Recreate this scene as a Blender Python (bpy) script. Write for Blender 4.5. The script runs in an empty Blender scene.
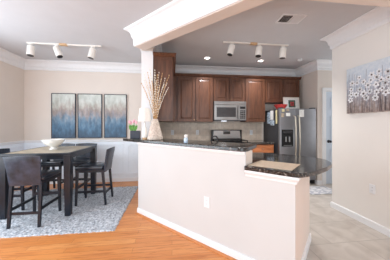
import bpy, bmesh, math, random
from mathutils import Vector, Matrix
random.seed(7)
PI = math.pi
SC = bpy.context.scene
COL = SC.collection

# ------------------------------------------------------------------ camera, world, light
cam_d = bpy.data.cameras.new('camera')
cam = bpy.data.objects.new('camera', cam_d); COL.objects.link(cam)
cam_d.sensor_width = 36; cam_d.lens = 36*190/390
cam_d.shift_y = -5/390
cam_d.clip_start = 0.05
cam.location = (0, 0, 1.30)
cam.rotation_euler = (PI/2, 0, -math.radians(6.9))
SC.camera = cam

w = bpy.data.worlds.new('world'); SC.world = w; w.use_nodes = True
bg = w.node_tree.nodes['Background']
bg.inputs[0].default_value = (0.86, 0.94, 1.0, 1)
bg.inputs[1].default_value = 1.35

def area(name, loc, rot, sx, sy, power, col=(1, 1, 1)):
    l = bpy.data.lights.new(name, 'AREA'); l.shape = 'RECTANGLE'
    l.size = sx; l.size_y = sy; l.energy = power; l.color = col
    o = bpy.data.objects.new(name, l); COL.objects.link(o)
    o.location = loc; o.rotation_euler = rot
    return o
area('daylight_rear', (-0.4, -2.6, 1.45), (PI/2, 0, 0), 5.0, 2.3, 68, (0.88, 0.95, 1.0))
area('fill_hall', (4.5, 3.3, 1.5), (PI/2, 0, PI/2), .8, 1.9, 9, (0.9, 0.96, 1.0))  # unseen fill light added from the hall side to brighten the kitchen
area('daylight_left', (-3.12, 1.7, 1.5), (PI/2, 0, -PI/2), 2.8, 1.9, 70, (0.80, 0.91, 1.0))

vs = SC.view_settings
vs.view_transform = 'Standard'; vs.look = 'None'; vs.gamma = 1.0
vs.use_curve_mapping = False; vs.exposure = 0.34

# ------------------------------------------------------------------ materials
def lin(c):
    return tuple(((x/255)/12.92 if x/255 <= .04045 else ((x/255+.055)/1.055)**2.4) for x in c) + (1,)
def new_mat(name):
    m = bpy.data.materials.new(name); m.use_nodes = True
    nt = m.node_tree; return m, nt, nt.nodes['Principled BSDF']
def N(nt, t, **kw):
    n = nt.nodes.new(t)
    for k, v in kw.items(): setattr(n, k, v)
    return n
def ramp(nt, pts, fac, interp='LINEAR'):
    r = N(nt, 'ShaderNodeValToRGB'); r.color_ramp.interpolation = interp
    e = r.color_ramp.elements
    while len(e) < len(pts): e.new(0.5)
    for el, (p, c) in zip(e, pts): el.position = p; el.color = lin(c)
    nt.links.new(fac, r.inputs[0]); return r.outputs[0]
def coords(nt, scale=(1, 1, 1), rot=(0, 0, 0), loc=(0, 0, 0), kind='Object'):
    tc = N(nt, 'ShaderNodeTexCoord'); mp = N(nt, 'ShaderNodeMapping')
    mp.inputs['Scale'].default_value = scale; mp.inputs['Rotation'].default_value = rot
    mp.inputs['Location'].default_value = loc
    nt.links.new(tc.outputs[kind], mp.inputs[0]); return mp.outputs[0]
def bump(nt, b, h, strength=.2, dist=.01):
    n = N(nt, 'ShaderNodeBump'); n.inputs['Strength'].default_value = strength
    n.inputs['Distance'].default_value = dist
    nt.links.new(h, n.inputs['Height']); nt.links.new(n.outputs[0], b.inputs['Normal'])
def plain(name, c, rough=.5, metal=0, noise=0, nscale=20, bmp=0, coat=0, spec=.5):
    m, nt, b = new_mat(name)
    b.inputs['Roughness'].default_value = rough; b.inputs['Metallic'].default_value = metal
    b.inputs['Coat Weight'].default_value = coat
    b.inputs['Specular IOR Level'].default_value = spec
    v = coords(nt); tx = N(nt, 'ShaderNodeTexNoise'); tx.inputs['Scale'].default_value = nscale
    tx.inputs['Detail'].default_value = 4
    nt.links.new(v, tx.inputs[0])
    d = noise
    c0 = tuple(max(0, x*(1-d)) for x in c); c1 = tuple(min(255, x*(1+d)) for x in c)
    nt.links.new(ramp(nt, [(.3, c0), (.7, c1)], tx.outputs[0]), b.inputs['Base Color'])
    if bmp: bump(nt, b, tx.outputs[0], bmp, .004)
    return m
M = {}
M['wall'] = plain('wall_paint_beige', (229, 218, 209), .75, noise=.008, nscale=3)
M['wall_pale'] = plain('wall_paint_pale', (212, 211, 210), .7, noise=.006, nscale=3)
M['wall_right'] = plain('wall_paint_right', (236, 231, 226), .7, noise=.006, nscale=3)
M['ceiling'] = plain('ceiling_paint', (207, 208, 212), .85, noise=.008, nscale=5)
M['trim'] = plain('white_trim_paint', (238, 238, 240), .4, noise=.006)
M['wainscot'] = plain('wainscot_daylit_white', (240, 246, 254), .45, noise=.006)  # bluish cast of the window daylight is put into this white
M['door_paint'] = plain('door_paint', (205, 215, 228), .45, noise=.006)
M['black_wood'] = plain('black_stained_wood', (17, 22, 33), .36, noise=.25, nscale=14, coat=.05)
M['leather'] = plain('dark_leather', (42, 49, 62), .36, noise=.5, nscale=9, bmp=.8, coat=.15)
M['seat_leather'] = plain('black_seat_leather', (30, 34, 45), .28, noise=.2, nscale=9, bmp=.3, coat=.3)
M['steel'] = plain('brushed_stainless', (150, 148, 147), .32, 1, noise=.06, nscale=3)
M['fridge_steel'] = plain('fridge_stainless', (140, 140, 144), .42, .8, noise=.07, nscale=2)
M['chrome'] = plain('chrome', (200, 202, 205), .12, 1)
M['nickel'] = plain('satin_nickel', (190, 180, 165), .3, 1)
M['black_gloss'] = plain('black_gloss', (14, 15, 18), .12)
M['black_side'] = plain('fridge_side_grey', (58, 58, 62), .45, noise=.06)
M['dark_glass'] = plain('dark_glass', (38, 38, 42), .12, coat=.3)
M['white_plastic'] = plain('white_plastic', (236, 237, 240), .4)
M['white_ceramic'] = plain('white_ceramic', (240, 238, 234), .25, coat=.4)
M['lamp_white'] = plain('track_white_enamel', (236, 232, 226), .35)
M['red'] = plain('red_bowl_glaze', (214, 74, 70), .35, noise=.1)
M['bronze'] = plain('bronze_knob', (120, 95, 70), .35, .8)
M['shade'] = plain('lamp_shade_linen', (244, 241, 236), .8, noise=.02, nscale=60)
M['twig'] = plain('dried_stem', (196, 158, 112), .8, noise=.2, nscale=60)
M['bud'] = plain('pale_buds', (246, 238, 228), .8, noise=.06)
M['green'] = plain('leaf_green', (96, 158, 66), .5, noise=.2)
M['pink'] = plain('pink_petals', (240, 186, 198), .5, noise=.08)
M['blue_paper'] = plain('blue_print', (140, 150, 176), .6, noise=.6, nscale=30)
M['white_paper'] = plain('white_paper', (232, 230, 226), .7, noise=.05, nscale=40)
M['yellow_paper'] = plain('yellow_paper', (206, 194, 150), .7, noise=.08, nscale=40)
M['tan_paper'] = plain('tan_paper', (176, 160, 140), .7, noise=.1, nscale=40)
M['soil'] = plain('potting_soil', (50, 40, 34), .9, noise=.3)
M['planter'] = plain('charcoal_planter', (56, 60, 72), .5, noise=.05)
M['blue_glass'] = plain('pale_blue_glass', (196, 214, 232), .12, coat=.5)
M['light_wood'] = plain('pale_wood', (206, 170, 130), .55, noise=.12, nscale=25)
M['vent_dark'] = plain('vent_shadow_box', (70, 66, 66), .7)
M['bulb_dark'] = plain('lamp_reflector_dark', (60, 60, 64), .3, .6)
def emis(name, c, s):
    m, nt, b = new_mat(name)
    b.inputs['Base Color'].default_value = lin(c)
    b.inputs['Emission Color'].default_value = lin(c); b.inputs['Emission Strength'].default_value = s
    return m
M['glow'] = emis('lit_lens', (255, 246, 235), 9)
M['glow_mw'] = emis('lit_task_lens', (235, 242, 255), 4)

def mk_cabwood():
    m, nt, b = new_mat('cherry_cabinet_wood')
    v = coords(nt, (9, 9, 1.2)); n = N(nt, 'ShaderNodeTexNoise'); n.inputs['Scale'].default_value = 3
    n.inputs['Detail'].default_value = 6; n.inputs['Distortion'].default_value = .6
    nt.links.new(v, n.inputs[0])
    nt.links.new(ramp(nt, [(.25, (70, 41, 26)), (.5, (92, 55, 36)), (.75, (112, 70, 46))], n.outputs[0]), b.inputs['Base Color'])
    b.inputs['Roughness'].default_value = .45; b.inputs['Coat Weight'].default_value = .08
    return m
M['cab'] = mk_cabwood()
def mk_drawerwood():
    m, nt, b = new_mat('honey_drawer_wood')
    v = coords(nt, (1.2, 9, 9)); n = N(nt, 'ShaderNodeTexNoise'); n.inputs['Scale'].default_value = 4
    n.inputs['Detail'].default_value = 5
    nt.links.new(v, n.inputs[0])
    nt.links.new(ramp(nt, [(.25, (160, 92, 54)), (.7, (208, 132, 84))], n.outputs[0]), b.inputs['Base Color'])
    b.inputs['Roughness'].default_value = .35
    return m
M['drawer'] = mk_drawerwood()
def mk_floor():
    m, nt, b = new_mat('oak_floor')
    v = coords(nt)
    br = N(nt, 'ShaderNodeTexBrick'); br.inputs['Scale'].default_value = 1
    br.inputs['Brick Width'].default_value = 1.1; br.inputs['Row Height'].default_value = .083
    br.inputs['Mortar Size'].default_value = .0012; br.inputs['Bias'].default_value = 0
    br.inputs['Color1'].default_value = (0, 0, 0, 1); br.inputs['Color2'].default_value = (1, 1, 1, 1)
    br.offset = .37
    nt.links.new(v, br.inputs[0])
    v2 = coords(nt, (1.6, 22, 1)); n = N(nt, 'ShaderNodeTexNoise'); n.inputs['Scale'].default_value = 2.2
    n.inputs['Detail'].default_value = 7; n.inputs['Distortion'].default_value = 1.2
    nt.links.new(v2, n.inputs[0])
    base = ramp(nt, [(0, (212, 134, 72)), (.5, (221, 146, 84)), (1, (228, 158, 96))], br.outputs['Color'])
    gr = ramp(nt, [(.32, (176, 112, 66)), (.5, (255, 255, 255)), (1, (255, 255, 255))], n.outputs[0])
    mx = N(nt, 'ShaderNodeMixRGB', blend_type='MULTIPLY'); mx.inputs[0].default_value = .5
    nt.links.new(base, mx.inputs[1]); nt.links.new(gr, mx.inputs[2])
    mo = N(nt, 'ShaderNodeMixRGB'); nt.links.new(br.outputs['Fac'], mo.inputs[0])
    nt.links.new(mx.outputs[0], mo.inputs[1]); mo.inputs[2].default_value = lin((150, 88, 48))
    nt.links.new(mo.outputs[0], b.inputs['Base Color'])
    b.inputs['Roughness'].default_value = .3
    return m
M['oak'] = mk_floor()
M['shoe'] = plain('oak_shoe_moulding', (196, 126, 74), .4, noise=.06)
def mk_tile():
    m, nt, b = new_mat('floor_tile')
    v = coords(nt, loc=(.12, .21, 0))
    br = N(nt, 'ShaderNodeTexBrick'); br.inputs['Scale'].default_value = 1
    br.inputs['Brick Width'].default_value = .62; br.inputs['Row Height'].default_value = .42
    br.inputs['Mortar Size'].default_value = .004
    br.inputs['Color1'].default_value = (0, 0, 0, 1); br.inputs['Color2'].default_value = (1, 1, 1, 1)
    br.offset = .5
    nt.links.new(v, br.inputs[0])
    n = N(nt, 'ShaderNodeTexNoise'); n.inputs['Scale'].default_value = 5; n.inputs['Detail'].default_value = 8
    n.inputs['Distortion'].default_value = .8
    nt.links.new(v, n.inputs[0])
    c = ramp(nt, [(.3, (180, 170, 161)), (.7, (204, 196, 188))], n.outputs[0])
    t = ramp(nt, [(0, (238, 236, 234)), (1, (255, 255, 255))], br.outputs['Color'])
    mx = N(nt, 'ShaderNodeMixRGB', blend_type='MULTIPLY'); mx.inputs[0].default_value = 1
    nt.links.new(c, mx.inputs[1]); nt.links.new(t, mx.inputs[2])
    mo = N(nt, 'ShaderNodeMixRGB'); nt.links.new(br.outputs['Fac'], mo.inputs[0])
    nt.links.new(mx.outputs[0], mo.inputs[1]); mo.inputs[2].default_value = lin((164, 155, 147))
    nt.links.new(mo.outputs[0], b.inputs['Base Color']); b.inputs['Roughness'].default_value = .38
    return m
M['tile'] = mk_tile()
def mk_splash():
    m, nt, b = new_mat('backsplash_tile')
    v = coords(nt, rot=(PI/2, 0, 0))
    br = N(nt, 'ShaderNodeTexBrick'); br.inputs['Scale'].default_value = 1
    br.inputs['Brick Width'].default_value = .15; br.inputs['Row Height'].default_value = .15
    br.inputs['Mortar Size'].default_value = .003; br.offset = 0
    br.inputs['Color1'].default_value = lin((232, 217, 201)); br.inputs['Color2'].default_value = lin((220, 203, 186))
    br.inputs['Mortar'].default_value = lin((204, 190, 176))
    nt.links.new(v, br.inputs[0])
    n = N(nt, 'ShaderNodeTexNoise'); n.inputs['Scale'].default_value = 14; n.inputs['Detail'].default_value = 5
    nt.links.new(coords(nt), n.inputs[0])
    mx = N(nt, 'ShaderNodeMixRGB', blend_type='MULTIPLY'); mx.inputs[0].default_value = .5
    nt.links.new(br.outputs['Color'], mx.inputs[1])
    nt.links.new(ramp(nt, [(.3, (200, 195, 190)), (.7, (255, 255, 255))], n.outputs[0]), mx.inputs[2])
    nt.links.new(mx.outputs[0], b.inputs['Base Color']); b.inputs['Roughness'].default_value = .4
    return m
M['splash'] = mk_splash()
def mk_granite():
    m, nt, b = new_mat('speckled_dark_granite')
    v = coords(nt)
    vo = N(nt, 'ShaderNodeTexVoronoi'); vo.inputs['Scale'].default_value = 110
    nt.links.new(v, vo.inputs[0])
    n = N(nt, 'ShaderNodeTexNoise'); n.inputs['Scale'].default_value = 60; n.inputs['Detail'].default_value = 6
    nt.links.new(v, n.inputs[0])
    c1 = ramp(nt, [(.35, (20, 20, 22)), (.52, (42, 41, 42)), (.60, (104, 98, 94)), (.70, (176, 168, 160))], n.outputs[0])
    c2 = ramp(nt, [(0, (255, 255, 255)), (.5, (150, 140, 130)), (1, (70, 66, 66))], vo.outputs['Distance'])
    mx = N(nt, 'ShaderNodeMixRGB', blend_type='MULTIPLY'); mx.inputs[0].default_value = .5
    nt.links.new(c1, mx.inputs[1]); nt.links.new(c2, mx.inputs[2])
    nt.links.new(mx.outputs[0], b.inputs['Base Color']); b.inputs['Roughness'].default_value = .14
    b.inputs['Coat Weight'].default_value = .3
    return m
M['granite'] = mk_granite()
def mk_tabletop():
    m, nt, b = new_mat('mottled_tan_top')
    v = coords(nt, (1, 3, 1))
    n = N(nt, 'ShaderNodeTexNoise'); n.inputs['Scale'].default_value = 9; n.inputs['Detail'].default_value = 8
    nt.links.new(v, n.inputs[0])
    nt.links.new(ramp(nt, [(.3, (120, 112, 98)), (.5, (176, 164, 144)), (.72, (206, 192, 168))], n.outputs[0]), b.inputs['Base Color'])
    b.inputs['Roughness'].default_value = .32
    return m
M['tabletop'] = mk_tabletop()
def mk_rug():
    m, nt, b = new_mat('shag_pile')
    v = coords(nt)
    n = N(nt, 'ShaderNodeTexNoise'); n.inputs['Scale'].default_value = 42; n.inputs['Detail'].default_value = 5
    nt.links.new(v, n.inputs[0])
    nt.links.new(ramp(nt, [(.30, (134, 140, 150)), (.48, (184, 189, 197)), (.66, (220, 224, 230))], n.outputs[0]), b.inputs['Base Color'])
    b.inputs['Roughness'].default_value = .95; b.inputs['Specular IOR Level'].default_value = .1
    bump(nt, b, n.outputs[0], .8, .012)
    return m
M['rug'] = mk_rug()
def mk_mat(name, c1, c2, sc):
    m, nt, b = new_mat(name)
    v = coords(nt)
    vo = N(nt, 'ShaderNodeTexVoronoi', feature='DISTANCE_TO_EDGE'); vo.inputs['Scale'].default_value = sc
    nt.links.new(v, vo.inputs[0])
    nt.links.new(ramp(nt, [(.06, c1), (.12, c2)], vo.outputs['Distance']), b.inputs['Base Color'])
    b.inputs['Roughness'].default_value = .9
    return m
M['doormat'] = mk_mat('patterned_mat', (176, 176, 184), (216, 214, 214), 8)
M['placemat'] = plain('woven_placemat', (206, 186, 164), .8, noise=.06, nscale=90, bmp=.3)
def mk_vase():
    m, nt, b = new_mat('ribbed_white_vase')
    v = coords(nt); wv = N(nt, 'ShaderNodeTexNoise'); wv.inputs['Scale'].default_value = 45
    nt.links.new(v, wv.inputs[0])
    nt.links.new(ramp(nt, [(.3, (186, 170, 156)), (.65, (222, 208, 196))], wv.outputs[0]), b.inputs['Base Color'])
    b.inputs['Roughness'].default_value = .7; bump(nt, b, wv.outputs[0], .5, .006)
    return m
M['vase'] = mk_vase()
def mk_art(seed):
    # abstract: cream sky, rusty reeds, blue lower half; object z 0 at the bottom, 1 m tall
    m, nt, b = new_mat('abstract_canvas')
    tc = N(nt, 'ShaderNodeTexCoord')
    sp = N(nt, 'ShaderNodeSeparateXYZ'); nt.links.new(tc.outputs['Object'], sp.inputs[0])
    mp = N(nt, 'ShaderNodeMapping'); mp.inputs['Scale'].default_value = (17, 17, 7); mp.inputs['Location'].default_value = (seed*3.1, 0, seed)
    nt.links.new(tc.outputs['Object'], mp.inputs[0])
    n = N(nt, 'ShaderNodeTexNoise'); n.inputs['Scale'].default_value = 1; n.inputs['Detail'].default_value = 5
    nt.links.new(mp.outputs[0], n.inputs[0])
    ad = N(nt, 'ShaderNodeMath', operation='MULTIPLY_ADD'); nt.links.new(n.outputs[0], ad.inputs[0])
    ad.inputs[1].default_value = .44; nt.links.new(sp.outputs[2], ad.inputs[2])
    sb = N(nt, 'ShaderNodeMath', operation='SUBTRACT'); nt.links.new(ad.outputs[0], sb.inputs[0]); sb.inputs[1].default_value = .22
    c = ramp(nt, [(0, (62, 86, 110)), (.25, (78, 114, 142)), (.42, (112, 136, 156)), (.52, (152, 148, 152)), (.64, (170, 156, 150)), (.72, (186, 182, 174)), (.84, (200, 204, 198)), (1, (208, 212, 206))], sb.outputs[0])
    n2 = N(nt, 'ShaderNodeTexNoise'); n2.inputs['Scale'].default_value = 7; n2.inputs['Detail'].default_value = 9
    mp2 = N(nt, 'ShaderNodeMapping'); mp2.inputs['Location'].default_value = (seed*5, 0, seed*2); mp2.inputs['Scale'].default_value = (2, 2, 1)
    nt.links.new(tc.outputs['Object'], mp2.inputs[0]); nt.links.new(mp2.outputs[0], n2.inputs[0])
    mx = N(nt, 'ShaderNodeMixRGB', blend_type='SOFT_LIGHT'); mx.inputs[0].default_value = .5
    nt.links.new(c, mx.inputs[1]); nt.links.new(ramp(nt, [(.3, (20, 20, 24)), (.7, (240, 240, 240))], n2.outputs[0]), mx.inputs[2])
    nt.links.new(mx.outputs[0], b.inputs['Base Color']); b.inputs['Roughness'].default_value = .5
    return m
def mk_meadow():
    m, nt, b = new_mat('meadow_canvas')
    tc = N(nt, 'ShaderNodeTexCoord')
    sp = N(nt, 'ShaderNodeSeparateXYZ'); nt.links.new(tc.outputs['Object'], sp.inputs[0])
    mp = N(nt, 'ShaderNodeMapping'); mp.inputs['Scale'].default_value = (1, 34, 3)
    nt.links.new(tc.outputs['Object'], mp.inputs[0])
    n = N(nt, 'ShaderNodeTexNoise'); n.inputs['Scale'].default_value = 1.4; n.inputs['Detail'].default_value = 7
    nt.links.new(mp.outputs[0], n.inputs[0])
    ad = N(nt, 'ShaderNodeMath', operation='MULTIPLY_ADD'); nt.links.new(n.outputs[0], ad.inputs[0])
    ad.inputs[1].default_value = .44; nt.links.new(sp.outputs[2], ad.inputs[2])
    c = ramp(nt, [(.10, (140, 120, 112)), (.28, (172, 156, 150)), (.42, (182, 178, 184)), (.56, (204, 210, 220)), (.70, (214, 222, 232)), (.9, (222, 228, 234))], ad.outputs[0])
    n2 = N(nt, 'ShaderNodeTexNoise'); n2.inputs['Scale'].default_value = 26; n2.inputs['Detail'].default_value = 6
    nt.links.new(tc.outputs['Object'], n2.inputs[0])
    mx = N(nt, 'ShaderNodeMixRGB', blend_type='OVERLAY'); mx.inputs[0].default_value = .4
    nt.links.new(c, mx.inputs[1]); nt.links.new(ramp(nt, [(.35, (60, 60, 60)), (.65, (200, 200, 200))], n2.outputs[0]), mx.inputs[2])
    nt.links.new(mx.outputs[0], b.inputs['Base Color']); b.inputs['Roughness'].default_value = .55
    return m

# ------------------------------------------------------------------ mesh helpers
class MB:
    def __init__(s): s.bm = bmesh.new()
    def box(s, x0, x1, y0, y1, z0, z1, T=None, bev=0):
        vs_ = [s.bm.verts.new((x, y, z)) for z in (z0, z1) for y in (y0, y1) for x in (x0, x1)]
        fs = [(0, 2, 3, 1), (4, 5, 7, 6), (0, 1, 5, 4), (2, 6, 7, 3), (0, 4, 6, 2), (1, 3, 7, 5)]
        ff = [s.bm.faces.new([vs_[i] for i in f]) for f in fs]
        if bev:
            es = list({e for f in ff for e in f.edges})
            r = bmesh.ops.bevel(s.bm, geom=es, offset=bev, segments=2, affect='EDGES', profile=.5)
            vs_ = list({v for f in r['faces'] for v in f.verts} | {v for v in vs_ if v.is_valid})
        if T:
            for v in vs_: v.co = T @ v.co
        return s
    def hexa(s, b, t):      # bottom quad and top quad, same winding
        vb = [s.bm.verts.new(p) for p in b]; vt = [s.bm.verts.new(p) for p in t]; n = len(b)
        s.bm.faces.new(vb[::-1]); s.bm.faces.new(vt)
        for i in range(n): s.bm.faces.new((vb[i], vb[(i+1) % n], vt[(i+1) % n], vt[i]))
        return s
    def prism(s, poly, z0, z1):
        return s.hexa([(x, y, z0) for x, y in poly], [(x, y, z1) for x, y in poly])
    def cyl(s, p, q, r, r2=None, seg=16, caps=True):
        p = Vector(p); q = Vector(q); r2 = r if r2 is None else r2
        d = (q-p).normalized(); a = d.orthogonal().normalized(); b_ = d.cross(a)
        A = [s.bm.verts.new(p+(a*math.cos(2*PI*i/seg)+b_*math.sin(2*PI*i/seg))*r) for i in range(seg)]
        B = [s.bm.verts.new(q+(a*math.cos(2*PI*i/seg)+b_*math.sin(2*PI*i/seg))*r2) for i in range(seg)]
        for i in range(seg): s.bm.faces.new((A[i], A[(i+1) % seg], B[(i+1) % seg], B[i]))
        if caps: s.bm.faces.new(A[::-1]); s.bm.faces.new(B)
        return s
    def tube(s, pts, r, seg=8):
        pts = [Vector(p) for p in pts]; rings = []
        rr = r if isinstance(r, (list, tuple)) else [r]*len(pts)
        up = Vector((0.13, .31, .94)).normalized()
        for i, p in enumerate(pts):
            d = (pts[min(i+1, len(pts)-1)]-pts[max(i-1, 0)]).normalized()
            a = d.cross(up)
            if a.length < .05: a = d.cross(Vector((1, 0, 0)))
            a.normalize(); b_ = d.cross(a)
            rings.append([s.bm.verts.new(p+(a*math.cos(2*PI*k/seg)+b_*math.sin(2*PI*k/seg))*rr[i]) for k in range(seg)])
        for A, B in zip(rings, rings[1:]):
            for k in range(seg): s.bm.faces.new((A[k], A[(k+1) % seg], B[(k+1) % seg], B[k]))
        s.bm.faces.new(rings[0][::-1]); s.bm.faces.new(rings[-1])
        return s
    def lathe(s, prof, seg=28, c=(0, 0)):
        rings = []
        for r, z in prof:
            if r < 1e-5: rings.append([s.bm.verts.new((c[0], c[1], z))])
            else: rings.append([s.bm.verts.new((c[0]+r*math.cos(2*PI*k/seg), c[1]+r*math.sin(2*PI*k/seg), z)) for k in range(seg)])
        for A, B in zip(rings, rings[1:]):
            for k in range(seg):
                a0, a1 = A[k % len(A)], A[(k+1) % len(A)]; b0, b1 = B[k % len(B)], B[(k+1) % len(B)]
                vv = []
                for v in (a0, a1, b1, b0):
                    if v not in vv: vv.append(v)
                if len(vv) > 2: s.bm.faces.new(vv)
        return s
    def ball(s, c, r, sz=1, seg=8, dir=None):
        mt = Matrix.Translation(c)
        if dir is not None: mt = mt @ Vector(dir).to_track_quat('Z', 'Y').to_matrix().to_4x4()
        mt = mt @ Matrix.Diagonal((r, r, r*sz, 1))
        bmesh.ops.create_uvsphere(s.bm, u_segments=seg, v_segments=max(4, seg-2), radius=1, matrix=mt)
        return s
    def build(s, name, mat, parent=None, smooth=False, loc=None, bevel=0):
        bmesh.ops.recalc_face_normals(s.bm, faces=s.bm.faces)
        me = bpy.data.meshes.new(name); s.bm.to_mesh(me); s.bm.free()
        if isinstance(mat, str): mat = M[mat]
        me.materials.append(mat)
        if smooth:
            me.polygons.foreach_set('use_smooth', [True]*len(me.polygons))
        o = bpy.data.objects.new(name, me); COL.objects.link(o)
        if parent: o.parent = parent
        if loc: o.location = loc
        if smooth:
            try: me.set_sharp_from_angle(angle=math.radians(40))
            except Exception: pass
        if bevel:
            md = o.modifiers.new('bevel', 'BEVEL'); md.width = bevel; md.segments = 2; md.limit_method = 'ANGLE'
        return o
def tag(o, label, cat, group=None, kind=None):
    o['label'] = label; o['category'] = cat
    if group: o['group'] = group
    if kind: o['kind'] = kind
    return o
def thing(name, label, cat, loc=(0, 0, 0), rz=0, group=None):
    o = bpy.data.objects.new(name, None); COL.objects.link(o)
    o.location = loc; o.rotation_euler = (0, 0, rz); o.empty_display_size = .1
    return tag(o, label, cat, group)
def struct(o):
    o['kind'] = 'structure'; return o
def copy_tree(o, parent=None):
    c = o.copy(); COL.objects.link(c)
    if parent: c.parent = parent
    for ch in [x for x in bpy.data.objects if x.parent == o]:
        copy_tree(ch, c)
    return c
def sweep(path, prof, z_top, name, mat, parent=None):
    """moulding: path of xy points, room on the LEFT of travel; prof = (out, down) points"""
    bm = MB(); n = len(path); rings = []
    for i, p in enumerate(path):
        p = Vector(p)
        def nrm(a, b_):
            d = (Vector(b_)-Vector(a)).normalized(); return Vector((-d.y, d.x))
        if i == 0: m_ = nrm(path[0], path[1])
        elif i == n-1: m_ = nrm(path[-2], path[-1])
        else:
            a = nrm(path[i-1], p); b_ = nrm(p, path[i+1]); m_ = (a+b_)/(1+a.dot(b_))
        rings.append([bm.bm.verts.new((p.x+m_.x*o_, p.y+m_.y*o_, z_top-d_)) for o_, d_ in prof])
    for A, B in zip(rings, rings[1:]):
        for k in range(len(prof)): bm.bm.faces.new((A[k], A[(k+1) % len(prof)], B[(k+1) % len(prof)], B[k]))
    bm.bm.faces.new(rings[0][::-1]); bm.bm.faces.new(rings[-1])
    return bm.build(name, mat, parent)
def fk(k):
    a = k/6*PI/2; return a
CROWN = [(0, 0), (.115, 0), (.115, .016), (.106, .022)] + [(.104-.064*math.sin(a), .026+.085*(1-math.cos(a))) for a in [PI/2*k/6 for k in range(7)]] + \
        [(.036, .125), (.028, .14), (.020, .148), (.020, .19), (.010, .20), (0, .20)]
BASE = [(0, 0), (.010, 0), (.016, .012), (.016, .085), (0, .085)]
SHOE = [(0, 0), (.010, .002), (.020, .012), (.022, .022), (0, .022)]
RAIL = [(0, 0), (.022, 0), (.026, .010), (.018, .020), (.018, .040), (.008, .050), (0, .050)]

# ------------------------------------------------------------------ frame of the diagonal peninsula
E0 = Vector((-.493, 2.873)); R2 = math.sqrt(.5)
def P(u, v): return (E0.x+R2*u+R2*v, E0.y-R2*u+R2*v)
PENA = -PI/4
def penmat(u=0, v=0, z=0):
    x, y = P(u, v); return Matrix.Translation((x, y, z)) @ Matrix.Rotation(PENA, 4, 'Z')
CEIL = 2.70; YB = 4.55; XL = -3.19; XR = 2.52; YR = 2.73; YH = 3.80; BEAMZ = 2.44
YN = -2.8

# ------------------------------------------------------------------ room
seam = [P(-.0, .08), P(2.0, .08)]
wood_poly = [(XL-.12, YN), (XR+.14, YN), (XR+.14, 1.50), (P(2.0, .08)[0], 1.50), P(2.0, .08), P(0, .08), (-.38, 3.1), (-.38, YB+.12), (XL-.12, YB+.12)]
tile_poly = [(P(2.0, .08)[0], 1.50), (XR+.14, 1.50), (4.7, 1.50), (4.7, YB+.12), (-.38, YB+.12), (-.38, 3.1), P(0, .08), P(2.0, .08)]
struct(MB().prism(wood_poly, -.06, 0).build('floor', 'oak'))
struct(MB().prism(tile_poly, -.06, 0).build('floor_kitchen', 'tile'))
struct(MB().box(XL-.12, 4.7, YN, YB+.12, CEIL, CEIL+.1).build('ceiling', 'ceiling'))
struct(MB().box(XL-.12, 3.28, YB, YB+.12, 0, CEIL).build('wall_back', 'wall'))
struct(MB().box(XL-.12, XL, YN, YB, 0, CEIL).build('wall_left', 'wall'))
struct(MB().prism([(XR, YN), (XR+.14, YN), (XR+.14, YR-.14), (4.58, YR-.14), (4.58, YR), (XR, YR)], 0, CEIL).build('wall_right', 'wall_right'))
struct(MB().prism([(3.16, YH), (4.58, YH), (4.58, YH+.12), (3.28, YH+.12), (3.28, YB), (3.16, YB)], 0, CEIL).build('wall_hall', 'wall'))
struct(MB().box(4.58, 4.70, YR-.14, YH+.12, 0, CEIL).build('wall_hall_end', 'wall'))
struct(MB().box(-.47, -.30, 3.05, YB, 0, CEIL).build('wall_partition', 'wall'))
struct(MB().box(-.474, -.296, 3.044, 3.05, 1.09, 2.46).build('partition_lit_face', 'trim'))  # thin white sheet paints in the light falling on the partition end
# diagonal beam and the straight header it runs into
def on_sum(v, y):                      # point of the diagonal at offset v with this y
    a = P(0, v); return (a[0]+a[1]-y, y)
k0 = on_sum(-.04, 1.48); k1 = on_sum(.12, 1.60)
struct(MB().prism([P(-.02, -.04), k0, (XR, 1.48), (XR, 1.60), k1, P(-.02, .12)], BEAMZ, CEIL).build('wall_beam', 'wall'))
BEAMCROWN = CROWN[:-4] + [(.020, .150), (.016, .252), (0, .252)]
struct(sweep([(XR, 1.48), k0, P(-.02, -.04), P(-.02, .12)], BEAMCROWN, CEIL, 'trim_2', 'trim'))
struct(sweep([(-.47, 3.10), (-.47, YB), (XL, YB), (XL, YN)], CROWN, CEIL, 'trim_3', 'trim'))
struct(sweep([(4.58, YH), (3.16, YH), (3.16, YB), (-.30, YB), (-.30, 3.07)], CROWN, CEIL, 'trim_4', 'trim'))
struct(sweep([(XR, 1.60), (XR, YR), (4.58, YR)], CROWN, CEIL, 'trim_5', 'trim'))
struct(sweep([(XR, YN), (XR, YR), (4.58, YR)], BASE, .085, 'baseboard_right', 'trim'))
struct(sweep([(-.47, 3.12), (-.47, YB), (XL, YB), (XL, YN)], BASE, .085, 'baseboard_back', 'trim'))
struct(sweep([(3.255, YH), (3.16, YH), (3.16, YB-.02)], BASE, .085, 'baseboard_hall', 'trim'))

# wainscot of the dining corner
struct(MB().box(XL, -.47, YB-.008, YB, .08, .93).build('wall_wainscot_back', 'wainscot'))
struct(MB().box(XL, XL+.008, YN, YB-.008, .08, .93).build('wall_wainscot_left', 'wainscot'))
struct(sweep([(-.47, 3.12), (-.47, YB), (XL, YB), (XL, YN)], RAIL, .965, 'trim_6', 'trim'))
def frame_mould(bm, a, b_, z0, z1, out):
    """picture-frame moulding between wall points a and b_"""
    a = Vector(a); b_ = Vector(b_); d = (b_-a).normalized(); n = Vector(out); t = .026; p = .012
    def bar(s0, s1, za, zb):
        q = [a+d*s0, a+d*s1, a+d*s1+n*p, a+d*s0+n*p]
        bm.hexa([(x.x, x.y, za) for x in q], [(x.x, x.y, zb) for x in q])
    L = (b_-a).length
    bar(0, t, z0, z1); bar(L-t, L, z0, z1); bar(t, L-t, z0, z0+t); bar(t, L-t, z1-t, z1)
bm = MB()
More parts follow.
